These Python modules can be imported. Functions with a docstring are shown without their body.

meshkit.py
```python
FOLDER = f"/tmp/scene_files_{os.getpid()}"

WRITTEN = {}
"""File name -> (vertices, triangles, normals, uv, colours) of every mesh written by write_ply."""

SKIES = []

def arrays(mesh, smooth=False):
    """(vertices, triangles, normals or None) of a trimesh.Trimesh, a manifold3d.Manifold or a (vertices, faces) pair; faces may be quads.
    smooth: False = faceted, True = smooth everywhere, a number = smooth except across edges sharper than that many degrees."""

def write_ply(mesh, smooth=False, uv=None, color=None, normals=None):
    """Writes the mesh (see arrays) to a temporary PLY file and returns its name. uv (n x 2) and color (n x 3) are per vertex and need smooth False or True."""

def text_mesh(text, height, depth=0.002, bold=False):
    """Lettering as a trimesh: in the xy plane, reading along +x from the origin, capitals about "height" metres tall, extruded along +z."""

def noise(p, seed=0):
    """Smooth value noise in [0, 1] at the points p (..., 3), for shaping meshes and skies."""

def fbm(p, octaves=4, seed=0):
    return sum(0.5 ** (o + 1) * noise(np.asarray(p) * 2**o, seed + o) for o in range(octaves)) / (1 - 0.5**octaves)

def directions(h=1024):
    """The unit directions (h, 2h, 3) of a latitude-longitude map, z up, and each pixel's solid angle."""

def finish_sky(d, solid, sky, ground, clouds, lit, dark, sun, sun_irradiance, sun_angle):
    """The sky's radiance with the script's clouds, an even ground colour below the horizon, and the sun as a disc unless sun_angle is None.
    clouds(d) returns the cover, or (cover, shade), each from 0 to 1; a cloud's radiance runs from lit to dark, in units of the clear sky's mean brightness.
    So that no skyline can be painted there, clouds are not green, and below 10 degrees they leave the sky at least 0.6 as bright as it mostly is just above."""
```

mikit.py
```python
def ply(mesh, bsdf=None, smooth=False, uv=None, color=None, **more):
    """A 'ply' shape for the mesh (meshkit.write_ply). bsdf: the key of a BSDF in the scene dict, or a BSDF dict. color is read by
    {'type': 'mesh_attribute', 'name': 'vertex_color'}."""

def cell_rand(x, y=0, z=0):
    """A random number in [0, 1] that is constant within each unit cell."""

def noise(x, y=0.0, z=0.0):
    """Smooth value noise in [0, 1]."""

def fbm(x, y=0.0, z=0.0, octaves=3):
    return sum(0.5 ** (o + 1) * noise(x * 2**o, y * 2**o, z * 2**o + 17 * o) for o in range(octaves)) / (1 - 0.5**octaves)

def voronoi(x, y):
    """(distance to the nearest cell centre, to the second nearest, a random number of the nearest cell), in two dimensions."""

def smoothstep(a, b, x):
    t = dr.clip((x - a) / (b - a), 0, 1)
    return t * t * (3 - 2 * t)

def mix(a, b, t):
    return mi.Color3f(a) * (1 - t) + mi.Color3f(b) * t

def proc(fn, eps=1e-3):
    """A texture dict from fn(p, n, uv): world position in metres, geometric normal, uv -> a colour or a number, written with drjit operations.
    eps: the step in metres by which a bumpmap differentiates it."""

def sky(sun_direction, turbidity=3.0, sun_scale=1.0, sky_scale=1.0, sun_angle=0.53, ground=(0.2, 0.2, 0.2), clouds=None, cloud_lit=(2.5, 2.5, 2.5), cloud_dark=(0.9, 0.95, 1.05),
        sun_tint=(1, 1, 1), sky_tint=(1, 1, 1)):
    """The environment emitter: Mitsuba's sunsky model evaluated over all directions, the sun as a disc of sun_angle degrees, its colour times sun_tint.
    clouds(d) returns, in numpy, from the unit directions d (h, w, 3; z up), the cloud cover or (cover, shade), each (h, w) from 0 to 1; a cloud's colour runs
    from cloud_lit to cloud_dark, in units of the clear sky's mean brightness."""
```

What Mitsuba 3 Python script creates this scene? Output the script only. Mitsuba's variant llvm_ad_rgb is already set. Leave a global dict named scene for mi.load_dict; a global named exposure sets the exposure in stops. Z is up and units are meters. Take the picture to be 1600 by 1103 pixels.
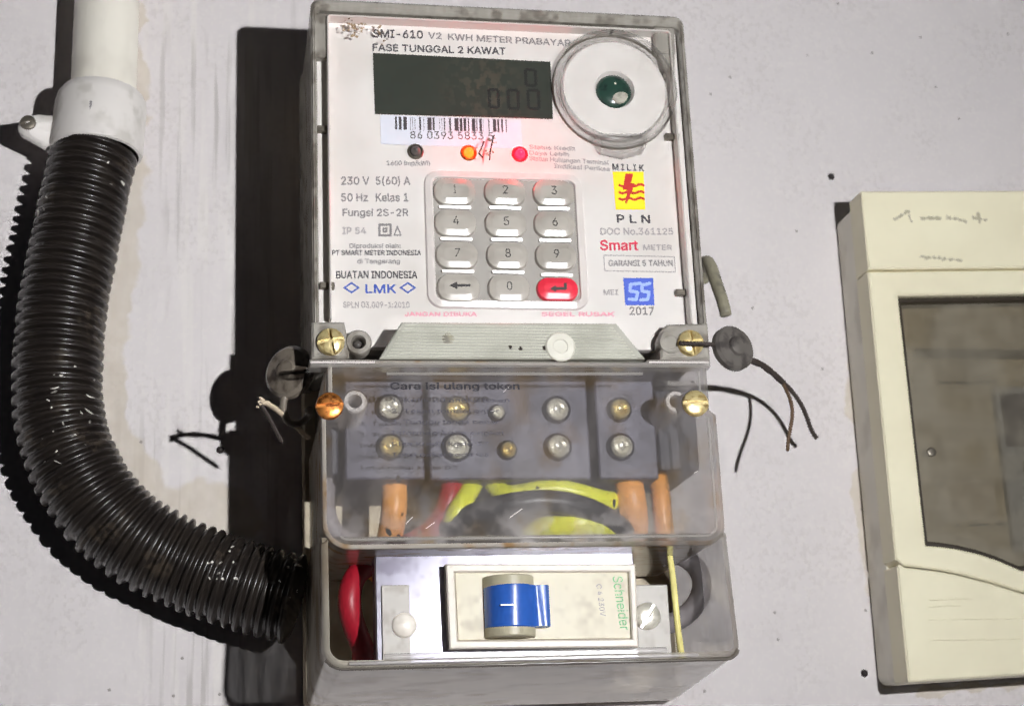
import math, random
import numpy as np, trimesh, shapely
from shapely.geometry import Polygon, Point, LineString, box as sbox
from shapely.ops import unary_union
import drjit as dr
import mitsuba as mi, mikit, meshkit
from mikit import noise, fbm, voronoi, smoothstep, mix, proc

random.seed(7); RNG = np.random.default_rng(7)
T = mi.ScalarTransform4f
scene, labels = {}, {}

# ------------------------------------------------------------------ camera, light, exposure
# wall = plane y 0 (towards -y is off the wall), x right, z up, metres; in the script u, v, h = x, z, -y in millimetres
CAM_D = 0.600
RW = np.array([[0.98369961, 0.04156224, -0.17495044], [0.00933858, 0.95980149, 0.28052432], [0.17957691, -0.27758545, 0.94376822]])
fwd = [RW[2, 0], RW[2, 2], -RW[2, 1]]
up = [-RW[1, 0], -RW[1, 2], RW[1, 1]]
scene['camera'] = {'type': 'thinlens', 'fov': 35.49, 'fov_axis': 'x', 'near_clip': 0.02, 'far_clip': 20.0, 'aperture_radius': 0.0012, 'focus_distance': 0.50,
                   'to_world': T().look_at([0, -CAM_D, 0], [fwd[0], -CAM_D + fwd[1], fwd[2]], up)}
exposure = 0.0
LAMP = np.array([0.230, -0.640, 0.085])                       # the hand-held lamp of the photograph, low on the right, tipped to the upper left
LAMP_AIM = np.array([-0.315, 0.350, 0.255])
scene['flash_lamp'] = {'type': 'disk', 'to_world': T().look_at(LAMP.tolist(), (LAMP + LAMP_AIM).tolist(), [0, 0, 1]).scale(0.005),
                       'bsdf': {'type': 'diffuse', 'reflectance': {'type': 'rgb', 'value': 0.1}},
                       'emitter': {'type': 'area', 'radiance': {'type': 'rgb', 'value': [23700, 23600, 23700]}}}
labels['flash_lamp'] = {'label': 'small round lamp held below right of the camera', 'category': 'lamp'}
scene['night_air'] = {'type': 'constant', 'radiance': {'type': 'rgb', 'value': [0.006, 0.006, 0.007]}}


# ------------------------------------------------------------------ helpers
def at(px, py, h=0.0):
    """Where the sight line of a photograph pixel meets the plane h mm off the wall: (u, v) in mm."""
    d = RW.T @ np.array([px - 800, py - 551.5, 2500.0])
    p = d * (CAM_D - h / 1000) / d[2] * 1000
    return np.array([p[0], -p[1]])


def pts(seq, h):
    return np.array([at(x, y, h) for x, y in seq])


def rect(x0, y0, x1, y1, h):
    """Axis-aligned u0, u1, v0, v1 from the pixels of a top-left and a bottom-right corner."""
    a, b = at(x0, y0, h), at(x1, y1, h)
    return a[0], b[0], b[1], a[1]


def srgb(r, g, b):
    return [((c / 255 + 0.055) / 1.055) ** 2.4 if c > 10 else c / 255 / 12.92 for c in (r, g, b)]


def W(mesh):
    m = mesh.copy() if isinstance(mesh, trimesh.Trimesh) else trimesh.Trimesh(*mesh, process=False)
    v = np.asarray(m.vertices) * 0.001
    m.vertices = np.stack([v[:, 0], -v[:, 2], v[:, 1]], 1)
    return m


USED = {}


def key_for(name):
    n = USED.get(name, -1) + 1
    USED[name] = n
    return name if n == 0 else f'{name}_{n:03d}'


def add(name, mesh, mat, smooth=30, **more):
    k = key_for(name)
    scene[k] = mikit.ply(W(mesh), mat, smooth=smooth, **more)
    return k


def tag(k, label=None, cat=None, group=None, kind=None):
    d = labels.setdefault(k, {})
    for a, b in (('label', label), ('category', cat), ('group', group), ('kind', kind)):
        if b: d[a] = b
    return k


def cat(*ms):
    return trimesh.util.concatenate([m for m in ms if m is not None])


def rrect(u0, u1, v0, v1, r, n=6):
    """Rounded rectangle, counter-clockwise, r one radius or four (bl, br, tr, tl)."""
    rs = [r] * 4 if np.isscalar(r) else r
    out = []
    for (cu, cv, su, sv, a0), q in zip(((u0, v0, 1, 1, 180), (u1, v0, -1, 1, 270), (u1, v1, -1, -1, 0), (u0, v1, 1, -1, 90)), rs):
        q = max(q, 1e-3)
        for k in range(n + 1):
            a = math.radians(a0 + 90 * k / n)
            out.append((cu + su * q + q * math.cos(a), cv + sv * q + q * math.sin(a)))
    return np.array(out)


def circle(c, r, n=40):
    a = np.arange(n) * 2 * np.pi / n
    return np.stack([c[0] + r * np.cos(a), c[1] + r * np.sin(a)], 1)


def inset(p, d):
    """Moves a counter-clockwise loop inwards by d (mitred)."""
    p = np.asarray(p, float)
    e0, e1 = p - np.roll(p, 1, 0), np.roll(p, -1, 0) - p
    n0 = np.stack([-e0[:, 1], e0[:, 0]], 1) / (np.linalg.norm(e0, axis=1, keepdims=True) + 1e-12)
    n1 = np.stack([-e1[:, 1], e1[:, 0]], 1) / (np.linalg.norm(e1, axis=1, keepdims=True) + 1e-12)
    m = n0 + n1
    return p + d * m / np.maximum((m * n0).sum(1, keepdims=True), 0.3)


def tri(poly, h, flip=False):
    v, f = trimesh.creation.triangulate_polygon(poly, engine='earcut')
    v = np.column_stack([v, np.full(len(v), h)])
    f = np.asarray(f)
    n = np.cross(v[f[:, 1]] - v[f[:, 0]], v[f[:, 2]] - v[f[:, 0]])[:, 2]
    f = np.where((n < 0)[:, None] != flip, f[:, ::-1], f)
    return trimesh.Trimesh(v, f, process=False)


def loft(loops, cap0=False, cap1=True):
    """Strips between loops [(points, h), ...] of equal count; caps at the ends."""
    n = len(loops[0][0])
    v = np.vstack([np.column_stack([p, np.full(n, h) if np.isscalar(h) else h]) for p, h in loops])
    i = np.arange(n); j = (i + 1) % n
    f = []
    for k in range(len(loops) - 1):
        a, b = k * n, (k + 1) * n
        f += [np.stack([a + i, a + j, b + j], 1), np.stack([a + i, b + j, b + i], 1)]
    ms = [trimesh.Trimesh(v, np.vstack(f), process=False)]
    if cap1: ms.append(tri(Polygon(loops[-1][0]), loops[-1][1]))
    if cap0: ms.append(tri(Polygon(loops[0][0]), loops[0][1], True))
    return cat(*ms)


def slab(poly, h0, h1, ch=0.4):
    """A plate of a shapely polygon between h0 and h1 with its front edges chamfered by ch."""
    ms = []
    for g in getattr(poly, 'geoms', [poly]):
        g = shapely.geometry.polygon.orient(g)
        rings = [np.array(g.exterior.coords)[:-1]] + [np.array(r.coords)[:-1] for r in g.interiors]
        ins = [inset(r, ch) for r in rings] if ch else rings
        for r, q in zip(rings, ins):
            ms.append(loft([(r, h0), (r, h1 - ch), (q, h1)] if ch else [(r, h0), (r, h1)], cap1=False))
        top = Polygon(ins[0], [q for q in ins[1:]])
        ms += [tri(top, h1), tri(g, h0, True)]
    return cat(*ms)


def plate(u0, u1, v0, v1, h0, h1, r=0.8, ch=0.4):
    p = rrect(u0, u1, v0, v1, r, 4)
    return loft([(p, h0), (p, h1 - ch), (inset(p, ch), h1)], cap0=True)


def spline(p, n):
    from scipy.interpolate import CubicSpline
    p = np.asarray(p, float)
    t = np.r_[0, np.cumsum(np.linalg.norm(np.diff(p, axis=0), axis=1))]
    return CubicSpline(t, p)(np.linspace(0, t[-1], n))


def tube(p, r, sides=14, caps=True):
    """Swept tube along points p (n, 3), radius r a number or one per point."""
    p = np.asarray(p, float); n = len(p)
    r = np.broadcast_to(np.asarray(r, float), n)
    t = np.gradient(p, axis=0); t /= np.linalg.norm(t, axis=1, keepdims=True)
    a = np.cross(t[0], [0.3, 0.2, 1.0]); a /= np.linalg.norm(a)
    v = []
    for k in range(n):
        a = a - t[k] * (a @ t[k]); a /= np.linalg.norm(a)
        b = np.cross(t[k], a)
        ang = np.arange(sides) * 2 * np.pi / sides
        v.append(p[k] + r[k] * (np.cos(ang)[:, None] * a + np.sin(ang)[:, None] * b))
    v = np.vstack(v); i = np.arange(sides); j = (i + 1) % sides
    f = []
    for k in range(n - 1):
        c, d = k * sides, (k + 1) * sides
        f += [np.stack([c + i, c + j, d + j], 1), np.stack([c + i, d + j, d + i], 1)]
    if caps:
        v = np.vstack([v, p[:1], p[-1:]])
        f += [np.stack([j, i, np.full(sides, n * sides)], 1), np.stack([(n - 1) * sides + i, (n - 1) * sides + j, np.full(sides, n * sides + 1)], 1)]
    return trimesh.Trimesh(v, np.vstack(f), process=False)


def lathe(c, prof, n=36, axis=(0, 0, 1)):
    """Revolves a profile [(radius, height), ...] about an axis through c = (u, v, h)."""
    a = np.arange(n) * 2 * np.pi / n
    v = np.vstack([np.stack([r * np.cos(a), r * np.sin(a), np.full(n, z)], 1) for r, z in prof])
    i = np.arange(n); j = (i + 1) % n
    f = np.vstack([np.vstack([np.stack([k * n + i, k * n + j, (k + 1) * n + j], 1), np.stack([k * n + i, (k + 1) * n + j, (k + 1) * n + i], 1)]) for k in range(len(prof) - 1)])
    m = trimesh.Trimesh(v, f, process=False)
    m.apply_transform(trimesh.geometry.align_vectors([0, 0, 1], np.array(axis, float) / np.linalg.norm(axis)))
    m.apply_translation(c)
    return m


def dome(c, r, height, n=32, axis=(0, 0, 1), base=0.0):
    prof = [(r, -base)] + [(r * math.cos(a), height * math.sin(a)) for a in np.linspace(0, math.pi / 2 * 0.98, 9)] + [(1e-3, height)]
    return lathe(c, prof, n, axis)


def lettering(text, x0, x1, ybase, hpx, h, depth=0.14, bold=False, y1=None):
    """Raised print on the plane h: from pixel x0 to x1 on the base line, capitals hpx pixels tall."""
    a, b = at(x0, ybase, h), at(x1, ybase if y1 is None else y1, h)
    t = at(x0, ybase - hpx, h)
    m = meshkit.text_mesh(text, 1.0, 0.1, bold)
    lo, hi = m.bounds
    m.apply_translation([-lo[0], 0, 0])
    m.apply_scale([(b[0] - a[0]) / (hi[0] - lo[0]), abs(t[1] - a[1]), depth / 0.1])
    v = np.array(m.vertices); v[:, 1] += (b[1] - a[1]) * v[:, 0] / max(b[0] - a[0], 1e-6); m.vertices = v
    m.apply_translation([a[0], a[1], h])
    return m


def stroke(seq, h, w, depth=0.12):
    """A flat printed line through pixels."""
    g = LineString(pts(seq, h)).buffer(w / 2, cap_style='round', resolution=4)
    return slab(g, h, h + depth, 0)


def slot_screw(name, mat, c, r, hgt, ang=0.0, cross=False):
    """Screw head with a slot, its shaft side at c, as one part; returns the key."""
    from manifold3d import Manifold
    prof = [(r, 0), (r, hgt * .45), (r * .93, hgt * .75), (r * .7, hgt * .95), (r * .3, hgt), (1e-3, hgt)]
    import manifold3d as m3
    cs = m3.CrossSection([np.array([(0, 0)] + [(a, b) for a, b in prof[:-1]] + [(0, hgt)])])
    head = cs.revolve(32)
    bar = Manifold.cube([r * 2.4, r * .26, hgt], True).translate([0, 0, hgt * .95]).rotate([0, 0, ang])
    head = head - bar
    if cross: head = head - bar.rotate([0, 0, 90])
    mm = head.to_mesh()
    m = trimesh.Trimesh(mm.vert_properties[:, :3], mm.tri_verts, process=False)
    m.apply_translation(c)
    return add(name, m, mat, smooth=35)


# ------------------------------------------------------------------ materials
def mat(k, d, two=True):
    scene[k] = {'type': 'twosided', 'inner': d} if two else d
    return k


def rgb(c): return {'type': 'rgb', 'value': [float(x) for x in c]}


def plastic(k, c, rough=0.4, spec=0.5, coat=0.0, coat_gloss=0.9, metal=0.0, bump=None):
    d = {'type': 'principled', 'base_color': c if isinstance(c, dict) else rgb(c), 'roughness': rough, 'specular': spec, 'metallic': metal}
    if coat: d.update(clearcoat=coat, clearcoat_gloss=coat_gloss)
    if bump: d = {'type': 'bumpmap', 'arbitrary': bump[0], 'scale': bump[1], 'inner': d}
    return mat(k, d)


def seg_dist(x, z, a, b):
    ax, az, bx, bz = a[0] / 1000, a[1] / 1000, b[0] / 1000, b[1] / 1000
    dx, dz = bx - ax, bz - az
    t = dr.clip(((x - ax) * dx + (z - az) * dz) / (dx * dx + dz * dz), 0, 1)
    return dr.sqrt(dr.square(x - ax - t * dx) + dr.square(z - az - t * dz))


STAIN = [((205, 20), (216, 180), 5), ((205, 250), (196, 330), 7.5), ((196, 330), (185, 440), 7.5), ((182, 440), (166, 560), 6.5), ((166, 560), (180, 690), 7),
         ((180, 690), (230, 765), 9), ((250, 790), (370, 800), 10), ((1328, 420), (1352, 800), 4.0), ((1352, 800), (1388, 1060), 3.5), ((1440, 1078), (1597, 1070), 1.5)]
STAIN = [(at(*a), at(*b), r) for a, b, r in STAIN]
P0 = at(330, 400)


def wall_colour(p, n, uv):
    x, z = p.x, p.z
    base = mix(srgb(202, 197, 198), srgb(208, 203, 203), fbm(x * 12, z * 10, 0.0))
    base = mix(base, srgb(180, 174, 172), 0.3 * smoothstep(0.45, 0.75, fbm(x * 700 + 3, z * 600, 3.0)) * smoothstep(0.3, 0.7, fbm(x * 40, z * 40, 6.0)))
    base = mix(base, srgb(216, 212, 208), 0.25 * smoothstep(0.5, 0.8, fbm(x * 900, z * 700, 11.0)))
    near = dr.exp(-dr.square((x - float(P0[0]) / 1000) / 0.036))
    streak = smoothstep(0.52, 0.78, fbm(x * 420, z * 22, 5.0)) * smoothstep(0.3, 0.6, noise(x * 60, z * 18, 9.0)) * near
    base = mix(base, srgb(160, 155, 152), 0.6 * streak)
    base = mix(base, srgb(222, 218, 212), 0.3 * near * smoothstep(0.5, 0.8, fbm(x * 260, z * 22, 2.0)))
    warp = (fbm(x * 130, z * 130, 4.0) - 0.5) * 0.009
    s = mi.Float(0)
    for a, b, r in STAIN:
        s = dr.maximum(s, 1 - smoothstep(r * 0.0007, r * 0.00105, seg_dist(x, z, a, b) + warp))
    base = mix(base, mix(srgb(184, 172, 152), srgb(196, 186, 170), noise(x * 300, z * 300, 1.0)), 0.6 * s)
    d1, d2, w = voronoi(x * 75, z * 75)
    base = mix(base, srgb(120, 112, 108), 0.7 * (1 - smoothstep(0.03, 0.06, d1 + 0.0 * w)) * smoothstep(0.93, 0.94, w))
    return base


def wall_relief(p, n, uv):
    x, z = p.x, p.z
    near = dr.exp(-dr.square((x - float(P0[0]) / 1000) / 0.045))
    return 0.35 * fbm(x * 70, z * 55, 7.0) + 0.45 * fbm(x * 380, z * 330, 2.0) + 0.5 * near * fbm(x * 380, z * 26, 5.0)


plastic('m_wall', proc(wall_colour), 0.75, 0.25, bump=(proc(wall_relief, 3e-4), 0.0011))


def dusty(c0, c1, sc=120, lo=0.45, hi=0.75, c2=None):
    def f(p, n, uv):
        b = mix(c0, c1, smoothstep(lo, hi, fbm(p.x * sc, p.z * sc, p.y * sc)))
        if c2 is not None:
            d1, d2, w = voronoi(p.x * 330, p.z * 330 + p.y * 200)
            b = mix(b, c2, (1 - smoothstep(0.1, 0.2, d1)) * smoothstep(0.78, 0.8, w))
        return b
    return proc(f)


plastic('m_pvc', dusty(srgb(218, 214, 203), srgb(202, 197, 186), 60), 0.35, 0.5)
plastic('m_painted', dusty(srgb(206, 202, 198), srgb(186, 182, 176), 160), 0.6, 0.4)


def hose_colour(p, n, uv):
    d1, d2, w = voronoi(p.x * 420 + 3 * noise(p.x * 300, p.z * 300, 2.0), p.z * 520)
    spot = (1 - smoothstep(0.16, 0.3, d1)) * smoothstep(0.90, 0.92, w) * smoothstep(0.6, 0.66, noise(p.x * 55, p.z * 45, 8.0))
    b = mix(srgb(24, 21, 21), srgb(42, 37, 33), fbm(p.x * 160, p.z * 160, p.y * 160))
    b = mix(b, srgb(104, 92, 78), 0.2 * smoothstep(0.55, 0.75, fbm(p.x * 90, p.z * 110, 4.0)) * smoothstep(0.4, 0.6, fbm(p.x * 700, p.z * 700, 4.0)))
    return mix(b, srgb(200, 196, 188), spot)


plastic('m_hose', proc(hose_colour), 0.28, 0.6)
plastic('m_body', dusty(srgb(150, 146, 138), srgb(118, 112, 104), 90), 0.5)
plastic('m_back', dusty(srgb(202, 190, 166), srgb(172, 156, 130), 80), 0.6)
plastic('m_face', dusty(srgb(212, 208, 204), srgb(204, 199, 194), 45), 0.5, 0.35)
plastic('m_white', dusty(srgb(238, 232, 222), srgb(224, 216, 204), 150), 0.3, 0.5)
plastic('m_label', srgb(208, 212, 222), 0.5)
plastic('m_ink', srgb(70, 68, 72), 0.6, 0.3)
plastic('m_ink_grey', srgb(130, 127, 128), 0.6, 0.3)
plastic('m_ink_pale', srgb(160, 155, 155), 0.6, 0.3)
plastic('m_ink_blue', srgb(70, 90, 170), 0.6, 0.3)
plastic('m_ink_red', srgb(205, 52, 80), 0.6, 0.3)
plastic('m_ink_pink', srgb(228, 150, 170), 0.6, 0.3)
plastic('m_title', srgb(34, 32, 38), 0.6, 0.3)
plastic('m_ink_thin', srgb(66, 64, 72), 0.6, 0.3)
plastic('m_ink_green', srgb(130, 190, 138), 0.6, 0.3)
plastic('m_yellow', srgb(248, 226, 30), 0.5)
plastic('m_logo_red', srgb(196, 44, 40), 0.5)
plastic('m_logo_blue', srgb(72, 98, 200), 0.5)
plastic('m_logo_pale', srgb(150, 172, 232), 0.5)


def lcd_colour(p, n, uv):
    c = at(760, 140, 70.6) / 1000
    d = smoothstep(0.40, 0.72, fbm(p.x * 520, p.z * 420, 3.0)) * dr.exp(-dr.square((p.x - float(c[0])) / 0.012)) * dr.exp(-dr.square((p.z - float(c[1])) / 0.018))
    b = mix(srgb(47, 53, 48), srgb(57, 61, 54), fbm(p.x * 90, p.z * 90, 1.0))
    return mix(b, srgb(92, 84, 72), 0.5 * d)


plastic('m_lcd', proc(lcd_colour), 0.35, 0.4)
plastic('m_segment', srgb(27, 29, 27), 0.5)
plastic('m_keypad', dusty(srgb(150, 146, 140), srgb(136, 132, 127), 60), 0.45)
plastic('m_key', dusty(srgb(166, 161, 153), srgb(154, 149, 141), 110), 0.25, 0.6)
plastic('m_key_red', srgb(214, 50, 68), 0.3, 0.6)
plastic('m_bezel', srgb(200, 194, 190), 0.16, 0.6)
plastic('m_step', srgb(190, 186, 180), 0.3, 0.6)
plastic('m_glyph', srgb(62, 60, 60), 0.6, 0.3)
plastic('m_brass', dusty(srgb(222, 204, 146), srgb(178, 150, 92), 700), 0.26, 0.6, coat=1.0, coat_gloss=0.93, metal=0.6)
plastic('m_copper', dusty(srgb(206, 132, 66), srgb(120, 66, 30), 800), 0.32, 0.5, metal=0.8)
plastic('m_steel', dusty(srgb(232, 228, 214), srgb(196, 192, 176), 600), 0.22, 0.6, coat=1.0, coat_gloss=0.93, metal=0.5)
plastic('m_steel_dull', srgb(120, 114, 104), 0.4, 0.5, metal=0.7)
plastic('m_panel', dusty(srgb(188, 186, 200), srgb(158, 154, 170), 160), 0.17, 0.5, metal=0.92)
plastic('m_plate_white', dusty(srgb(188, 184, 178), srgb(170, 164, 156), 200), 0.5)
plastic('m_block', dusty(srgb(92, 90, 104), srgb(70, 68, 80), 140), 0.5)
plastic('m_block_dark', srgb(50, 50, 60), 0.5)
plastic('m_cream', dusty(srgb(206, 199, 176), srgb(178, 168, 146), 130), 0.45)
plastic('m_drum', srgb(176, 170, 146), 0.4)
plastic('m_frame', srgb(214, 206, 194), 0.4)
plastic('m_toggle', srgb(44, 92, 178), 0.25, 0.6)
plastic('m_wire_orange', srgb(232, 160, 84), 0.4)
plastic('m_wire_red', srgb(158, 24, 42), 0.42)
plastic('m_wire_yellow', srgb(224, 226, 50), 0.35)
plastic('m_wire_black', srgb(38, 38, 42), 0.4)
plastic('m_wire_grey', srgb(140, 134, 136), 0.5)
plastic('m_wire_cream', srgb(240, 230, 150), 0.4)
plastic('m_tab', dusty(srgb(182, 182, 170), srgb(168, 168, 156), 70), 0.35, 0.5)
plastic('m_plug', srgb(196, 194, 182), 0.5)
plastic('m_seal', dusty(srgb(92, 88, 84), srgb(64, 60, 58), 300), 0.38, 0.5)
plastic('m_seal_old', dusty(srgb(112, 104, 94), srgb(52, 44, 38), 220), 0.3, 0.6)
plastic('m_cord', srgb(58, 50, 46), 0.7)
plastic('m_cord_brown', srgb(96, 76, 58), 0.7)
plastic('m_strand', srgb(196, 180, 156), 0.5)
plastic('m_strap', dusty(srgb(134, 130, 112), srgb(106, 102, 90), 200), 0.5)
plastic('m_debris', srgb(36, 28, 22), 0.8)
plastic('m_smudge', dusty(srgb(150, 126, 98), srgb(98, 80, 62), 500), 0.8)
plastic('m_nail', srgb(34, 28, 28), 0.7)
plastic('m_box_base', dusty(srgb(222, 219, 206), srgb(204, 200, 186), 70), 0.55)
SMEAR = [(at(x0, y0, 31), at(x1, y1, 31)) for x0, y0, x1, y1 in ((1398, 344, 1418, 330), (1418, 330, 1424, 346), (1440, 341, 1470, 341), (1480, 340, 1508, 346), (1522, 340, 1540, 344), (1528, 334, 1530, 348), (1440, 402, 1500, 406))]


def cover_colour(p, n, uv):
    b = mix(srgb(226, 221, 194), srgb(218, 211, 184), fbm(p.x * 45, p.z * 45, 1.0))
    s = mi.Float(0)
    for i, (a, c) in enumerate(SMEAR):
        s = dr.maximum(s, 1 - smoothstep(0.0002, 0.0011, seg_dist(p.x, p.z, a, c) + 0.0012 * (noise(p.x * 900, p.z * 900, float(i)) - 0.4)))
    return mix(b, srgb(120, 114, 92), 0.6 * s)


plastic('m_box_cover', proc(cover_colour), 0.38, 0.45)
plastic('m_gasket', srgb(52, 46, 38), 0.35)
plastic('m_box_inside', dusty(srgb(176, 168, 150), srgb(150, 142, 126), 60), 0.6)
plastic('m_reflection', srgb(158, 164, 176), 0.5)  # bluish tone of the reflection built behind the pane
plastic('m_led_amber', srgb(196, 104, 36), 0.25, 0.6)
plastic('m_led_red', srgb(200, 30, 54), 0.25, 0.6)
plastic('m_glass_green', dusty(srgb(30, 60, 50), srgb(14, 30, 28), 400), 0.1, 0.8, coat=1.0)


def hazy(k, weight, dirt, rough=0.35, ior=1.45):
    """Clear plastic, scuffed and dusty: clear sheet and matt film mixed by weight."""
    scene[k] = {'type': 'blendbsdf', 'weight': weight if isinstance(weight, (float, dict)) else proc(weight),
                'clear': {'type': 'thindielectric', 'int_ior': ior, 'ext_ior': 1.0},
                'film': {'type': 'twosided', 'inner': {'type': 'principled', 'base_color': dirt if isinstance(dirt, dict) else rgb(dirt), 'roughness': rough, 'specular': 0.5}}}
    return k


scene['m_window'] = {'type': 'thindielectric', 'int_ior': 1.45, 'ext_ior': 1.0}
hazy('m_rim', proc(lambda p, n, uv: 0.9 + 0.1 * smoothstep(0.35, 0.7, fbm(p.x * 500, p.z * 14, p.y * 260))), dusty(srgb(150, 146, 138), srgb(112, 106, 98), 200), 0.25)
Z0, Z1 = float(at(800, 855, 82)[1]) / 1000, float(at(800, 760, 82)[1]) / 1000


def terminal_haze(p, n, uv):
    low = 1 - smoothstep(Z0, Z1, p.z)
    return dr.clip(0.17 + 0.12 * smoothstep(0.4, 0.7, fbm(p.x * 90, p.z * 45, 1.0)) + 0.32 * low * smoothstep(0.3, 0.6, fbm(p.x * 160, p.z * 160, 6.0)), 0, 1)


hazy('m_terminal_front', terminal_haze, dusty(srgb(146, 140, 138), srgb(140, 120, 94), 120), 0.2)  # dust film; its warm brown also paints in amber reflections
hazy('m_terminal_side', proc(lambda p, n, uv: (0.975 + 0.025 * fbm(p.x * 300, p.z * 30, p.y * 200)) * (1 - 0.7 * smoothstep(0.10, 0.15, p.x))), dusty(srgb(160, 154, 146), srgb(140, 112, 80), 160), 0.2)  # opaque left blocks lamp light, clearer right admits it; brown paints amber reflections
scene['m_mcb_front'] = {'type': 'thindielectric', 'int_ior': 1.5, 'ext_ior': 1.0}
hazy('m_mcb_side', proc(lambda p, n, uv: (0.8 + 0.2 * fbm(p.x * 90, p.z * 60, p.y * 120)) * (1 - 0.65 * smoothstep(0.12, 0.165, p.x))), dusty(srgb(166, 160, 148), srgb(130, 118, 102), 60), 0.2)  # wall opacity set by side: left holds back lamp light, right lets it in
scene['m_smoked'] = {'type': 'blendbsdf', 'weight': proc(lambda p, n, uv: 0.22 + 0.2 * smoothstep(0.3, 0.7, fbm(p.x * 30, p.z * 90, 2.0)) + 0.25 * smoothstep(0.4, 0.75, fbm(p.x * 70, p.z * 50, 8.0))),
                     'clear': {'type': 'thindielectric', 'int_ior': 1.5, 'ext_ior': 1.0, 'specular_transmittance': rgb([0.66, 0.62, 0.54])},
                     'film': {'type': 'twosided', 'inner': {'type': 'principled', 'base_color': rgb(srgb(142, 136, 122)), 'roughness': 0.3}}}
hazy('m_edge', 0.7, srgb(96, 90, 82), 0.2)
hazy('m_glare_rib', 0.4, srgb(190, 186, 184), 0.28)  # glossy film for the added glare ribs
hazy('m_tab_clear', 0.66, dusty(srgb(190, 190, 178), srgb(176, 176, 164), 70), 0.3)
hazy('m_ring', 0.07, srgb(150, 146, 138), 0.2)
hazy('m_lip', 0.3, srgb(190, 186, 180), 0.14)
scene['m_clear'] = {'type': 'thindielectric', 'int_ior': 1.49, 'ext_ior': 1.0}


def led(rgbv): return {'type': 'area', 'radiance': rgb(rgbv)}


# ------------------------------------------------------------------ the wall
wv = np.array([[-1500, -1500, 0], [1900, -1500, 0], [1900, 1900, 0], [-1500, 1900, 0]], float)
tag(add('wall', trimesh.Trimesh(wv, [[0, 1, 2], [0, 2, 3]], process=False), 'm_wall', smooth=False), kind='structure')

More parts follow.
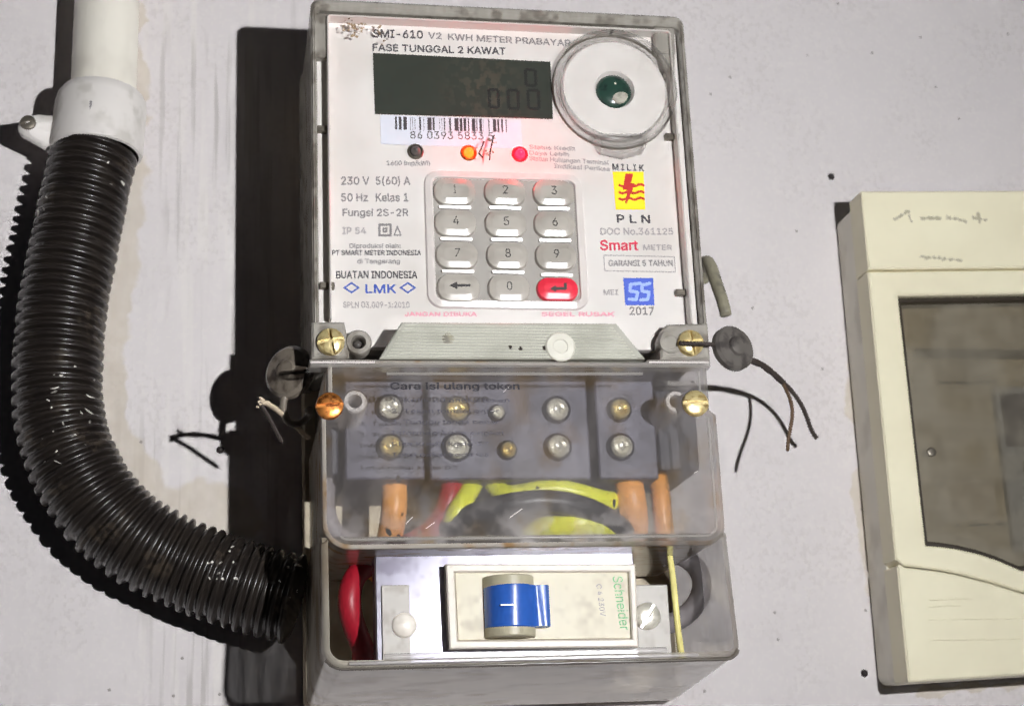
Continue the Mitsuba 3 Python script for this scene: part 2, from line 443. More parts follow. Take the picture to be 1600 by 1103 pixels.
# ------------------------------------------------------------------ conduit: pipe, coupling, corrugated hose
pc = [(-45.0, 420), (-45.0, 345), (-45.1, 310), (-45.3, 268)]
HP = 15.5
tag(add('conduit_pipe', tube(spline([(u, v, HP) for u, v in pc], 12), 12.4, 40), 'm_pvc', smooth=40), 'straight cream plastic pipe running up the wall above the ribbed hose', 'pipe')
c0, c1 = np.array([*at(160, 148, 18), 17.0]), np.array([*at(150, 240, 18), 18.0])
ax = (c1 - c0) / np.linalg.norm(c1 - c0); L = np.linalg.norm(c1 - c0)
COUP = key_for('pipe_coupling')
tag(COUP, 'painted white coupling with a screw ear joining pipe and ribbed hose', 'pipe coupling')
scene[COUP + '__sleeve'] = mikit.ply(W(lathe(c0, [(12.6, -0.3), (15.4, 0), (16.6, 2.0), (17.2, 5), (17.4, L - 1.5), (17.0, L), (16.0, L + 0.3), (15.4, L - 4)], 48, ax)), 'm_painted', smooth=40)
e0, e1 = np.array([*at(95, 195, 20), 20.0]), np.array([*at(46, 200, 22), 22.0])
ear = np.vstack([trimesh.creation.icosphere(2, 5.0).vertices * [1, 1.4, .8] + e0 + [3, -2, -3], trimesh.creation.icosphere(2, 4.3).vertices * [1, 1.1, .8] + e1, trimesh.creation.icosphere(2, 4).vertices * [1, 1, .8] + e0 + [2, -9, -4]])
ear = trimesh.convex.convex_hull(ear).subdivide().subdivide()
ear.vertices += (meshkit.fbm(np.array(ear.vertices) * 0.25, 3) - 0.5)[:, None] * 1.6
scene[COUP + '__ear'] = mikit.ply(W(ear), 'm_painted', smooth=True)
slot_screw(COUP + '__screw', 'm_steel_dull', [e1[0] - 0.2, e1[1] + 0.6, e1[2] + 2.9], 2.9, 1.3, 20)
scene[COUP + '__index_mark'] = mikit.ply(W(slab(LineString(pts([(142, 160), (142, 172)], 34.2)).buffer(0.45), 33.0, 34.75, 0)), 'm_ink_grey')

hose_px = [(149, 232), (131, 310), (113, 400), (98, 480), (91, 560), (90, 625), (103, 695), (132, 757), (175, 812), (228, 852), (290, 882), (350, 906), (412, 926), (462, 940)]
path = spline([(*at(x, y, 18), 18.0 if i < 11 else 18.0 + (i - 10) * 1.6) for i, (x, y) in enumerate(hose_px)], 900)
s = np.r_[0, np.cumsum(np.linalg.norm(np.diff(path, axis=0), axis=1))]
PITCH = 4.05
ph = ((s + 0.9 * np.interp(s, np.linspace(0, s[-1], 40), RNG.normal(0, .5, 40))) / PITCH) % 1
rad = 14.1 + 2.1 * np.clip(1.35 * np.sin(np.pi * ph) ** 2 - 0.1, 0, 1) + 0.12 * np.sin(s * 0.31)
tag(add('corrugated_hose', tube(path, rad, 56), 'm_hose', smooth=True), 'black ribbed flexible hose bending from the white pipe into the meter', 'hose')

# ------------------------------------------------------------------ the meter
M = 'electricity_meter'
tag(M, 'clear fronted prepaid electricity meter with keypad, screwed to the wall', 'electricity meter')
HF, HC, HT, HM = 70.0, 76.0, 85.0, 83.4           # face, upper cover, terminal cover, breaker cover


def part(name, mesh, m, smooth=30, label=None, kind=None, **more):
    k = add(f'{M}__{name}', mesh, m, smooth, **more)
    if label: tag(k, label)
    if kind: tag(k, kind=kind)
    return k


part('back_plate', plate(31.0, 171.8, 40, 288, 0.5, 9, 3, 0.8), 'm_back')
part('housing', plate(33.2, 170.2, 158, 283.5, 9.2, 66.0, 2, 1), 'm_body')
# upper cover: smoky side walls (an upside-down U) with a stepped foot, and the clear window
outer = rrect(31.2, 171.6, 150, 288.2, [0.5, 0.5, 3.5, 3.5])
inner = rrect(33.2, 169.7, 140, 283.6, [0.5, 0.5, 2, 2])
ring = Polygon(outer).difference(Polygon(inner)).intersection(sbox(0, 156.5, 300, 400))
foot = Polygon(rrect(30.4, 172.4, 140, 289, [0.5, 0.5, 3.5, 3.5])).difference(Polygon(rrect(34.0, 168.8, 130, 285.2, [.5, .5, 3, 3]))).intersection(sbox(0, 157, 300, 400))
part('cover_frame', cat(slab(ring, 14, 75.2, 1.4), slab(foot, 9.3, 13.8, 0.8)), 'm_rim')
fp = Polygon(rrect(33.4, 169.5, 157.5, 283.4, 1.5)).difference(Polygon(pts([(600, 600), (606, 556), (636, 508), (956, 508), (998, 556), (1010, 600)], HF)))
part('face_plate', slab(fp, 66.3, HF, 0.3), 'm_face')
KB = rect(661, 266, 921, 486, HF)
win = Polygon(rrect(33.3, 169.6, 157.0, 283.5, 1.5)).difference(Polygon(rrect(KB[0] + 1, KB[1] - 1, KB[2] + 1, KB[3] - 1, 6))).difference(
    Polygon(pts([(580, 600), (585, 560), (616, 492), (972, 494), (1020, 560), (1020, 600)], HC)))
part('cover_window', tri(win, HC), 'm_window', smooth=False)
for k, (x, y, rr, nb) in enumerate(((560, 44, 3.4, 26), (545, 38, 2.4, 12), (592, 44, 2.6, 8), (600, 66, 3, 5), (770, 222, 1.0, 8), (762, 238, 1.4, 8), (745, 232, 1.2, 4))):
    gs = []
    for q_ in range(nb):
        c = at(x, y, HC) + RNG.normal(0, rr * 0.6, 2)
        a_ = np.arange(9) * 2 * np.pi / 9
        gs.append(Polygon(c + np.stack([np.cos(a_), np.sin(a_) * .8], 1) * RNG.uniform(0.15, 0.75, (9, 1)) * RNG.uniform(.4, 1.2)).buffer(0.02))
    part('smudge', slab(unary_union(gs), HC + 0.05, HC + 0.14, 0), 'm_smudge', False, kind='stuff', label='brown dirt on the clear window' if k == 0 else None)
for seq_ in ([(772, 212), (769, 222), (766, 236), (765, 250)], [(756, 222), (752, 232), (748, 240), (754, 246)]):
    part('smudge', stroke(seq_, HC + .05, 0.45), 'm_debris', False, kind='stuff')
# inner step of the window along its edge, corner lugs, clips
stp = Polygon(rrect(36.9, 165.9, 159, 281.6, 1.5)).difference(Polygon(rrect(37.6, 165.2, 150, 280.9, 1.2)))
part('window_step', slab(stp.intersection(sbox(0, 166, 300, 300)), 70.1, 75.6, 0.3), 'm_step')
for x0, y0, x1, y1 in ((486, 20, 513, 90), (1022, 42, 1056, 84)):
    part('corner_lug', plate(*rect(x0, y0, x1, y1, 74), 70.1, 74, 0.8, 0.5), 'm_rim')
part('corner_lug', slab(Polygon(pts([(1030, 84), (1054, 84), (1054, 132), (1040, 118)], 74)), 70.1, 74, 0.4), 'm_rim')
for x, y in ((504, 203), (511, 447), (1049, 215), (1066, 458)):
    a = at(x, y, 71)
    part('clip', plate(a[0] - 2.6, a[0] + 2.6, a[1] - 1.2, a[1] + 1.2, 70.1, 72.2, 0.4, 0.3), 'm_steel_dull')

# display
D = rect(584, 84, 862, 184, 71)
lcd = Polygon(pts([(583, 83), (586, 178), (864, 186), (860, 97)], 70.6)[::1])
disp = part('display', slab(lcd, 70.1, 70.6, 0.15), 'm_lcd')
SEG = {'0': 'abcdef', '1': 'bc', 'd': 'bcdeg', '6': 'acdefg'}


def digit(ch, x, y, w, hh, h):
    o = at(x, y, h); k = at(x + w, y - hh, h) - o
    w, hh = k[0], k[1]; t = 0.52; e = 0.62; m = hh / 2
    S = {'a': (e, hh, w - e, hh), 'd': (e, 0, w - e, 0), 'g': (e, m, w - e, m), 'b': (w, m + e, w, hh - e), 'c': (w, e, w, m - e), 'e': (0, e, 0, m - e), 'f': (0, m + e, 0, hh - e)}
    gs = [LineString([(S[c][0] + o[0], S[c][1] + o[1]), (S[c][2] + o[0], S[c][3] + o[1])]).buffer(t, cap_style='square', resolution=2) for c in SEG[ch]]
    return slab(unary_union(gs), h, h + 0.12, 0)


for ch, x, y, w, hh in (('0', 765, 168, 13, 27), ('0', 795, 170, 14, 28), ('0', 826, 170, 15, 28), ('0', 822, 134, 14, 24)):
    part('display__digit', digit(ch, x, y, w, hh, 70.62), 'm_segment', False)

# bar code label
b = rect(594, 180, 816, 233, 70.1)
lab = part('barcode_label', plate(*b, 70.1, 70.3, 0.4, 0.05), 'm_label')
x = 617.0
bars = []
seq = [3, 2, 4, 2, 5, 4, 1, 2, 1, 2, 1, 5, 3, 3, 1, 4, 6, 1, 3, 6, 1, 2, 1, 2, 2, 5, 3, 4, 6, 1, 4, 1, 4, 2, 2, 3, 5, 1, 2, 2, 4, 1, 1, 6, 2, 4, 5, 1, 3, 2, 3, 3, 2]
sc = (792 - 617) / sum(seq)
for i, wd in enumerate(seq):
    if i % 2 == 0:
        y0 = 183 + (x - 617) * 0.025
        a, c = at(x, y0, 70.3), at(x + wd * sc, y0 + 20, 70.3)
        bars.append(trimesh.creation.box([c[0] - a[0], a[1] - c[1], 0.12], trimesh.transformations.translation_matrix([(a[0] + c[0]) / 2, (a[1] + c[1]) / 2, 70.37])))
    x += wd * sc
part('barcode_label__barcode', cat(*bars), 'm_ink', False, kind='stuff')
part('barcode_label__serial_number', lettering('86 0393 5833 5', 641, 771, 217, 11.5, 70.31, y1=219), 'm_ink', False)

# print
INK = [('SMI-610', 583, 661, 59, 12, 'm_ink', True, 61), ('V2', 669, 690, 61, 9.5, 'm_ink_grey', False, 62), ('KWH METER PRABAYAR', 700, 892, 63, 9.5, 'm_ink_grey', False, 73),
       ('FASE TUNGGAL 2 KAWAT', 582, 790, 80, 10.5, 'm_ink', False, 86), ('1600 imp/kWh', 604, 672, 259, 7, 'm_ink_grey', False, None),
       ('230 V', 533, 577, 289, 12, 'm_ink_grey', False, None), ('5(60) A', 587, 641, 289, 12, 'm_ink_grey', False, None), ('50 Hz', 533, 575, 315, 12, 'm_ink_grey', False, None),
       ('Kelas 1', 587, 638, 315, 12, 'm_ink_grey', False, None), ('Fungsi 2S-2R', 535, 638, 338, 11, 'm_ink_grey', False, None), ('IP 54', 535, 572, 366, 10, 'm_ink_pale', False, None),
       ('Diproduksi oleh:', 546, 626, 388, 7, 'm_ink_grey', False, None), ('PT SMART METER INDONESIA', 519, 658, 399, 7.5, 'm_ink', True, None), ('di Tangerang', 558, 625, 412, 7, 'm_ink_grey', False, None),
       ('BUATAN INDONESIA', 525, 652, 435, 11, 'm_ink', False, None), ('LMK', 571, 619, 458, 13, 'm_ink_blue', False, None), ('SPLN D3.009-1:2010', 536, 640, 481, 9, 'm_ink_pale', False, None),
       ('Status Kredit', 827, 899, 233, 6, 'm_ink_pale', False, 236), ('Daya Lebih', 827, 889, 242, 6, 'm_ink_pale', False, 245), ('Status Hubungan Terminal', 827, 951, 251, 6.5, 'm_ink_pale', False, 258),
       ('Indikasi Periksa', 866, 953, 263, 6.5, 'm_ink_pale', False, 268), ('M I L I K', 957, 1006, 266, 9.5, 'm_ink', True, 268), ('P L N', 964, 1016, 348, 12, 'm_ink', True, 349),
       ('DOC No.361125', 938, 1052, 367, 10, 'm_ink_pale', False, None), ('Smart', 938, 997, 391, 15, 'm_ink_red', True, None), ('METER', 1005, 1050, 391, 8, 'm_ink_pale', False, None),
       ('GARANSI 5 TAHUN', 951, 1051, 416, 9, 'm_ink_grey', False, None), ('MEI', 943, 966, 461, 8, 'm_ink_pale', False, None), ('2017', 984, 1022, 492, 12, 'm_ink_grey', True, None)]
for t, x0, x1, y, hp, m, bd, y1 in INK:
    part('lettering', lettering(t, x0, x1, y, hp, HF + 0.05, bold=True, y1=y1), m, False)
part('red_notice', lettering('JANGAN DIBUKA', 632, 745, 494, 6, HF + 0.05, bold=True), 'm_ink_pink', False)
part('red_notice', lettering('SEGEL RUSAK', 846, 960, 494, 6, HF + 0.05, bold=True), 'm_ink_pink', False)
for cx in (549, 637):
    ring_ = Polygon(pts([(cx - 13, 450), (cx, 459), (cx + 13, 450), (cx, 441)], HF)).difference(Polygon(pts([(cx - 9, 450), (cx, 456), (cx + 9, 450), (cx, 444)], HF)))
    part('diamond_mark', slab(ring_, HF + 0.05, HF + 0.18, 0), 'm_ink_blue', False)
sq = Polygon(pts([(591, 370), (612, 370), (612, 350), (591, 350)], HF))
part('insulation_mark', cat(slab(sq.difference(sq.buffer(-0.8)), HF + .05, HF + .18, 0), slab(sq.buffer(-1.5).difference(sq.buffer(-2.1)), HF + .05, HF + .18, 0),
                            stroke([(616, 368), (626, 368), (621, 354), (616, 368)], HF + .05, 0.45)), 'm_ink_grey', False)
bx = sbox(*[*at(944, 424, HF)], *[*at(1054, 401, HF)])
part('warranty_frame', slab(bx.difference(bx.buffer(-0.3)), HF + .05, HF + .18, 0), 'm_ink_pale', False)
lg = part('utility_logo', slab(Polygon(pts([(957, 269), (1005, 269), (1008, 328), (962, 328)], HF)).buffer(0), HF + 0.05, HF + 0.2, 0.04), 'm_yellow')
bolt = Polygon(pts([(978, 273), (988, 273), (984, 288), (991, 288), (978, 318), (981, 296), (974, 296)], HF + .2))
part('utility_logo__lightning', slab(bolt.buffer(0.25), HF + 0.22, HF + 0.36, 0), 'm_logo_red', False)
for y in (290, 301, 311):
    wv_ = [(968 + k * 2.2, y + 1.6 * math.sin(k * 0.75)) for k in range(18)]
    part('utility_logo__wave', stroke(wv_, HF + 0.4, 0.85), 'm_logo_red', False)
q = [(975, 436), (1019, 436), (1021, 476), (978, 476)]
part('standard_mark', slab(Polygon(pts(q, HF)).buffer(0.3), HF + 0.05, HF + 0.2, 0.04), 'm_logo_blue')
part('standard_mark__emblem', cat(stroke([(1000, 443), (985, 445), (984, 455), (996, 457), (994, 468), (983, 468)], HF + .22, 1.2), stroke([(1015, 443), (1003, 446), (1003, 455), (1014, 457), (1012, 468), (1001, 469)], HF + .22, 1.2)), 'm_logo_pale', False)

# indicator lamps
for i, (x, y) in enumerate(((649, 238), (732, 240), (812, 242))):
    c = [*at(x, y, HF), HF + 0.05]
    holder = lathe(c, [(3.0, 0), (3.0, 0.5), (2.5, 0.9), (2.3, 0.5), (2.2, 0.1), (1e-3, 0.05)], 28)
    k = part('indicator_lamp', holder, ['m_steel_dull', 'm_copper', 'm_key_red'][i], label=['unlit grey indicator', 'amber lit indicator', 'red lit indicator'][i])
    kk = key_for(k + '__lens')
    scene[kk] = mikit.ply(W(dome([c[0], c[1], HF + 0.3], 1.9, 2.9, 24)), ['m_seal', 'm_led_amber', 'm_led_red'][i], smooth=30, **({} if i == 0 else {'emitter': led([130.0, 0.40, 0.02] if i == 1 else [260.0, 0.05, 0.17])}))

# optical port
oc = at(960, 141, 72)
part('optical_port', lathe([*oc, 70.1], [(20.2, 0), (20.2, 1.2), (19.4, 2.0), (7.6, 2.2), (7.3, 1.6), (6.8, 0.2)], 64), 'm_face', 40)
part('optical_port__clear_ring', lathe([*oc, 70.2], [(23.2, 0), (23.2, 5.0), (22.6, 6.2), (21.4, 6.6), (20.7, 6.0), (20.6, 0)], 72), 'm_ring', 40)
part('optical_port__groove', lathe([*oc, 70.1], [(23.4, 0), (23.4, 0.7), (22.7, 0.7), (22.7, 0)], 72), 'm_steel_dull', 40)
part('optical_port__lip', slab(Polygon(pts([(932, 214), (1010, 214), (1004, 232), (975, 240), (942, 232)], 75)).buffer(0.8), 71, 76.6, 0.8), 'm_ring')
part('optical_port__lens', dome([*oc, 70.3], 6.7, 2.3, 40), 'm_glass_green', 40)
part('optical_port__contact', slab(Polygon(circle([oc[0] + 1.6, oc[1] - 2.3], 3.2)).intersection(Polygon(circle([oc[0] + 2.4, oc[1] - 4.6], 3.6))), 71.6, 72.9, 0.3), 'm_steel')
part('optical_port__contact', dome([oc[0] + 0.3, oc[1] + 2.4, 72.0], 0.7, 0.6, 16), 'm_steel')

# keypad
kb = rrect(KB[0], KB[1], KB[2], KB[3], 5.5, 8)
part('keypad_bezel', loft([(kb, HF + 0.05), (inset(kb, 0.5), HF + 1.0), (inset(kb, 2.6), HF + 1.55), (inset(kb, 3.0), HF + 1.5), (inset(kb, 3.4), HF + 0.3)], cap1=False), 'm_bezel', 20)
pad = inset(kb, 3.2)
part('keypad', loft([(pad, HF + 0.1), (pad, HF + 0.5)], cap1=True), 'm_keypad', 20)
SYM = ['1', '2', '3', '4', '5', '6', '7', '8', '9', 'back', '0', 'enter']
for r_ in range(4):
    for c_ in range(3):
        i = r_ * 3 + c_
        cx, cy = [711, 790, 866][c_] + [0, 1.6, 4, 6.5][r_], [298, 347, 397, 448][r_] + c_ * 1.0
        o = at(cx, cy, 73)
        wd, hh = 15.2 / 2, 10.4 / 2
        if i == 11: hh = 8.8 / 2
        kp = rrect(o[0] - wd, o[0] + wd, o[1] - hh, o[1] + hh, min(hh - 0.2, 4.6), 8)
        k = part('keypad__key', loft([(kp, HF + 0.5), (inset(kp, 0.25), HF + 2.0), (inset(kp, 0.5), HF + 2.3), (inset(kp, 2.5), HF + 2.93), (inset(kp, 3.2), HF + 2.98)]), 'm_key_red' if i == 11 else 'm_key', 9,
                 label='red enter key' if i == 11 else None)
        if r_ > 0:  # ridge added with a tilted face to catch a highlight bar
            yb = o[1] + hh + 1.0
            rb = rrect(o[0] - 5.8, o[0] + 5.8, yb - 0.6, yb + 0.5, 0.5, 3)
            part('keypad__highlight_ridge', loft([(rb, HF + 0.5), (rb, HF + 1.6 + (rb[:, 1] - yb + 0.65) * 0.315)], cap1=False).__add__(
                trimesh.Trimesh(np.column_stack([rb, HF + 1.6 + (rb[:, 1] - yb + 0.65) * 0.315]), [[0, k2, k2 + 1] for k2 in range(1, len(rb) - 1)], process=False)), 'm_key', False)
        ht = HF + 3.0
        if SYM[i] == 'back':
            g = cat(stroke([(cx - 12, cy - 2), (cx + 16, cy - 2)], ht, 0.9), slab(Polygon(pts([(cx - 15, cy - 2), (cx - 3, cy + 4), (cx - 3, cy - 8)], ht)), ht, ht + .12, 0))
        elif SYM[i] == 'enter':
            g = cat(stroke([(cx - 8, cy + 1), (cx + 11, cy + 1), (cx + 11, cy - 6)], ht, 1.0), slab(Polygon(pts([(cx - 13, cy + 1), (cx - 4, cy + 6), (cx - 4, cy - 4)], ht)), ht, ht + .12, 0))
        else:
            g = lettering(SYM[i], cx - (1.8 if i == 0 else 4.2), cx + (1.8 if i == 0 else 4.2), cy + 4, 13, ht)
        part('keypad__symbol', g, 'm_glyph', False)

# ---- terminal compartment
HB = 58.0
for x0, x1 in ((538, 664), (668, 924), (928, 1030)):
    u0, u1, v0, v1 = rect(x0, 590, x1, 748, HB)
    part('terminal_block', plate(u0, u1, v0, v1, 9.2, HB, 0.8, 0.6), 'm_block')
u0, u1, v0, v1 = rect(1032, 600, 1104, 728, HB)
part('terminal_block', plate(u0, u1, v0, v1, 9.2, HB - 8, 0.8, 0.6), 'm_block_dark')
u0, u1, v0, v1 = rect(518, 660, 560, 736, HB)
part('terminal_block', plate(u0, 41, v0, v1, 9.2, HB - 6, 0.8, 0.6), 'm_block_dark')
SCREWS = [(609, 637, 1), (713, 640, 1), (777, 645, .6), (870, 640, 1), (968, 640, .9), (610, 698, .95), (714, 698, 1.05), (793, 703, .7), (872, 698, 1), (970, 698, 1)]
for i, (x, y, k) in enumerate(SCREWS):
    c = at(x, y, HB + 1)
    part('terminal_block__collar', lathe([*c, HB + .1], [(5.0 * k, 0), (5.0 * k, 1.2), (4.5 * k, 1.5), (4.2 * k, 0.3)], 28), 'm_block_dark')
    q = 4.1 * k
    part('terminal_screw', lathe([c[0], c[1], HB + 0.2], [(q, 0), (q, 1.6), (q * .93, 2.5), (q * .8, 2.9), (q * .66, 2.5), (q * .5, 1.3), (q * .3, 0.8), (1e-3, 0.7)], 28, (RNG.uniform(-.08, .08), RNG.uniform(-.08, .08), 1)), 'm_brass' if i in (1, 4, 5, 7) else 'm_steel', 40)
part('terminal_block', plate(*rect(540, 574, 1030, 592, HB), 30, HB - 2, 0.6, 0.5), 'm_block')
part('terminal_block', plate(*rect(508, 574, 1104, 586, HB), 12, HB - 14, 0.6, 0.5), 'm_plate_white')


def wire(name, seq, r, m, n=60, label=None):
    p = spline([(*at(x, y, h), h) for x, y, h in seq], n)
    return part(name, tube(p, r, 12), m, True, label)


wire('terminal_wire', [(612, 740, 44), (616, 775, 46), (614, 810, 45), (606, 850, 40), (590, 900, 30)], 4.6, 'm_wire_orange', label='orange wire under the left terminals')
wire('terminal_wire', [(705, 740, 46), (702, 775, 50), (685, 815, 48), (640, 850, 44), (580, 880, 46), (553, 905, 52), (546, 935, 54), (556, 985, 50), (566, 1025, 34)], 3.9, 'm_wire_red', 90, label='red wire bending down behind the breaker cover')
wire('terminal_wire', [(745, 745, 40), (730, 772, 50), (716, 796, 54), (700, 830, 44)], 3.6, 'm_wire_yellow')
wire('terminal_wire', [(770, 752, 46), (800, 772, 52), (850, 764, 54), (905, 770, 54), (960, 782, 46)], 3.4, 'm_wire_yellow')
wire('terminal_wire', [(700, 826, 50), (750, 800, 58), (810, 786, 62), (870, 784, 62), (930, 800, 58), (975, 830, 48)], 4.0, 'm_wire_black')
wire('terminal_wire', [(830, 850, 40), (860, 828, 50), (900, 818, 54), (945, 822, 50), (985, 838, 40)], 6.0, 'm_wire_yellow', label='bright yellow green wire at the foot of the terminal cover')
wire('terminal_wire', [(980, 742, 44), (986, 775, 50), (990, 805, 48), (980, 850, 36)], 5.2, 'm_wire_orange', label='orange wire under the right terminals')
wire('terminal_wire', [(1026, 742, 40), (1032, 775, 44), (1036, 815, 44), (1042, 850, 42)], 3.6, 'm_wire_orange')
wire('terminal_wire', [(1046, 868, 62), (1053, 920, 66), (1058, 970, 66), (1066, 1028, 60)], 1.1, 'm_wire_cream')
wire('terminal_wire', [(1030, 872, 40), (1072, 872, 44), (1096, 905, 46), (1086, 945, 46), (1052, 972, 42), (1020, 975, 34)], 3.6, 'm_wire_grey', 60, label='grey cable looping behind the breaker cover')

wire('terminal_wire', [(516, 742, 40), (508, 785, 48), (522, 830, 50), (556, 850, 44), (590, 862, 36)], 3.4, 'm_wire_grey', label='grey cable curling in the lower left of the terminal cover')
# terminal cover: tab, clear front, side walls with the narrow shoulder, screws
A_ = lambda x, y: at(x, y, HT)
tabp = pts([(592, 561), (1008, 561), (963, 506), (627, 504)], HT)
tab = part('cover_tab', slab(Polygon(tabp), 79, HT + 0.4, 0.5), 'm_tab_clear')
for k in range(11):
    f = (k + 1) / 12
    l, r2 = tabp[0] * (1 - f) + tabp[3] * f, tabp[1] * (1 - f) + tabp[2] * f
    part('cover_tab__rib', tube([(l[0] + 2, l[1], HT + .4), (r2[0] - 2, l[1], HT + .4)], 0.22, 6), 'm_tab')
c = at(875, 543, HT); part('cover_tab__plug', lathe([*c, HT + .3], [(5.2, 0), (5.2, .5), (4.8, .9), (2.6, 1.0), (2.4, .7), (1e-3, .6)], 32), 'm_plug', label='round white plug')
c = at(700, 530, HT); part('cover_tab__stain', dome([*c, HT + .3], 2.2, 0.35, 20), 'm_strap', label='grey moulding dot')
for x, y in ((797, 543), (813, 545), (850, 544)):
    c = at(x, y, HT); part('cover_tab__stain', dome([*c, HT + .35], 0.75, 0.3, 10), 'm_debris')
tp = [(480, 563), (487, 634), (491, 642), (503, 800)]
TL, TR = 33.0, 169.0
yt, ys, yb = A_(800, 563)[1], A_(800, 638)[1], A_(800, 855)[1]
body = [(TL + 2.2, yt), (TL + 2.2, ys), (TL, ys - 2)] + [tuple(p) for p in rrect(TL, TR, yb, yb + 40, [9, 7, 0.5, 0.5], 8)[:18]] + [(TR, ys - 2), (TR - 2.2, ys), (TR - 2.2, yt)]
body = np.array(body)
body = np.array(shapely.geometry.polygon.orient(Polygon(body)).exterior.coords)[:-1]
part('terminal_cover', loft([(inset(body, 1.6), HT), (inset(body, 1.75), HT)], cap1=True), 'm_terminal_front', smooth=False)
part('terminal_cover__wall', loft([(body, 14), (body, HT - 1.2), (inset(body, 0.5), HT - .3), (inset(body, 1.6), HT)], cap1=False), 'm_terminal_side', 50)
part('terminal_cover__moulded_edge', tube(np.column_stack([inset(body, 3.2), np.full(len(body), HT - .2)])[8:34 if len(body) > 34 else len(body)], 0.5, 8), 'm_lip', True)
for xa, xb, y in ((485, 586, 566), (1014, 1108, 566)):  # pale tubes added to stand for lamp glints along the lip
    part('terminal_cover__glint_edge', tube([(*at(xa, y, HT + .8), HT + .7), (*at(xb, y, HT + .8), HT + .7)], 0.4, 10), 'm_bezel', True)
part('terminal_cover__title', lettering('Cara isi ulang token', 610, 812, 608, 10, HT + .1, bold=True), 'm_title', False)
rows = ['1. Ketik 20 angka token', '2. Tekan tombol enter', '3. Tunggu tanda benar', 'Informasi kode singkat', 'Sisa kredit kode 37', 'Total pakai kode 03']
for k, t in enumerate(rows):
    part('terminal_cover__instruction', lettering(t, 612, 612 + 8.0 * len(t), 628 + k * 17, 6, HT + .1), 'm_ink_thin', False)
part('cover_lip', slab(Polygon(pts([(484, 574), (1110, 574), (1109, 562), (1012, 562), (1008, 566), (592, 566), (588, 562), (483, 562)], HT)), 78.5, HT + .7, 0.5), 'm_lip')
part('glint_ridge', tube([(*at(604, 584, HT + .3), HT + .3), (*at(1004, 584, HT + .3), HT + .3)], 0.55, 10), 'm_lip')  # glossy tube added to draw a lamp highlight line
for sx, (xs, ys_, m1), (x2, y2, m2) in (('l', (517, 533, 'm_brass'), (515, 634, 'm_copper')), ('r', (1080, 535, 'm_brass'), (1087, 630, 'm_brass'))):
    lug = Polygon(pts([(487, 560), (546, 560), (546, 540), (538, 503), (487, 503)] if sx == 'l' else [(1032, 562), (1110, 562), (1106, 505), (1042, 507), (1034, 516)], 77))
    part('cover_lug', slab(lug, 62, 77.2, 0.8), 'm_rim')
    c = at(xs, ys_, 79); slot_screw(f'{M}__cover_screw', m1, [*c, 77.3], 4.7, 3.0, 96 if sx == 'r' else 10, cross=True)
    e = at(560 if sx == 'l' else 1048, 535, 77)
    part('seal_eye', lathe([*e, 72], [(4.6, 0), (4.6, 4.5), (4.0, 5.6), (2.6, 5.6), (2.0, 4.5), (1.9, 0)], 28), 'm_rim', 40)
    part('seal_eye__pin', dome([*e, 73], 1.7, 2.0, 14), 'm_seal')
    c = at(x2, y2, HT + 1); slot_screw(f'{M}__cover_screw', m2, [*c, HT + .2], 4.6, 2.2, 0 if sx == 'r' else 4)
    e = at(551 if sx == 'l' else 1045, 638, 70)
    part('cover_post', lathe([*e, 40], [(4.4, 0), (4.4, 38), (3.6, 39.5), (2.4, 39.5), (2.0, 36), (1.9, 10)], 28), 'm_bezel', 40)
for k in range(6):
    p0_ = np.array([RNG.uniform(500, 1090), RNG.uniform(600, 840)]); ln = RNG.uniform(6, 26); a_ = RNG.choice([-.5, .1, .3, 2.2]) + RNG.normal(0, .2)
    q_ = [tuple(p0_ + ln * t_ * np.array([math.cos(a_), math.sin(a_)]) + 0.0) for t_ in (0, .5, 1)]
    part('scratch', stroke(q_, HT + .06, 0.22, 0.06), 'm_bezel', False)
# dead insects and dirt on the floor of the terminal cover
for k in range(26):
    x, y = (RNG.uniform(585, 800), RNG.uniform(826, 852)) if k < 20 else (RNG.uniform(590, 1000), RNG.uniform(700, 850))
    h = RNG.uniform(66, 80)
    g = trimesh.creation.icosphere(1, 1.0); g.vertices *= RNG.uniform([.5, .35, .4], [1.6, 0.9, .9]); g.apply_transform(trimesh.transformations.rotation_matrix(RNG.uniform(0, 3), [0, 0, 1]))
    g.vertices += RNG.normal(0, .1, g.vertices.shape); g.apply_translation([*at(x, y, h), h])
    part('debris', g, 'm_debris', True)

# ---- breaker compartment
HPn = 69.0
part('breaker_panel', plate(*rect(585, 866, 1000, 1034, HPn), 60, HPn, 0.8, 0.5), 'm_panel')
part('breaker_panel__white_plate', plate(*rect(596, 914, 642, 1036, HPn + 1), HPn + .1, HPn + 1.0, 0.4, 0.2), 'm_plate_white')
part('breaker_bracket', plate(*rect(990, 914, 1050, 1030, HPn), 52, HPn + .6, 0.6, 0.4), 'm_plate_white')
c = at(632, 976, HPn + 2); part('breaker_panel__rivet', dome([*c, HPn + 1.0], 4.2, 2.2, 28), 'm_white')
c = at(1012, 962, HPn + 2); slot_screw(f'{M}__breaker_bracket__screw', 'm_steel', [*c, HPn + .7], 4.6, 2.4, 58)
fr_o, fr_i = Polygon(pts([(697, 880), (703, 1013), (999, 1010), (994, 880)], 76)), Polygon(pts([(711, 893), (716, 1000), (989, 997), (984, 892)], 76))
part('circuit_breaker', slab(Polygon(pts([(711, 893), (716, 1000), (989, 997), (984, 892)], 73.5)), 60, 73.2, 0.2), 'm_cream')
part('circuit_breaker__frame', slab(fr_o.difference(fr_i), HPn + .2, 75, 0.5), 'm_frame')
d0, d1 = at(803, 897, 80), at(803, 993, 80)
um = at(801, 944, 80)[0]
drum = lathe([um, d1[1], 72.5], [(1e-3, 0), (9.2, 0), (9.6, .5), (9.6, 2.6)], 40, (0, 1, 0))
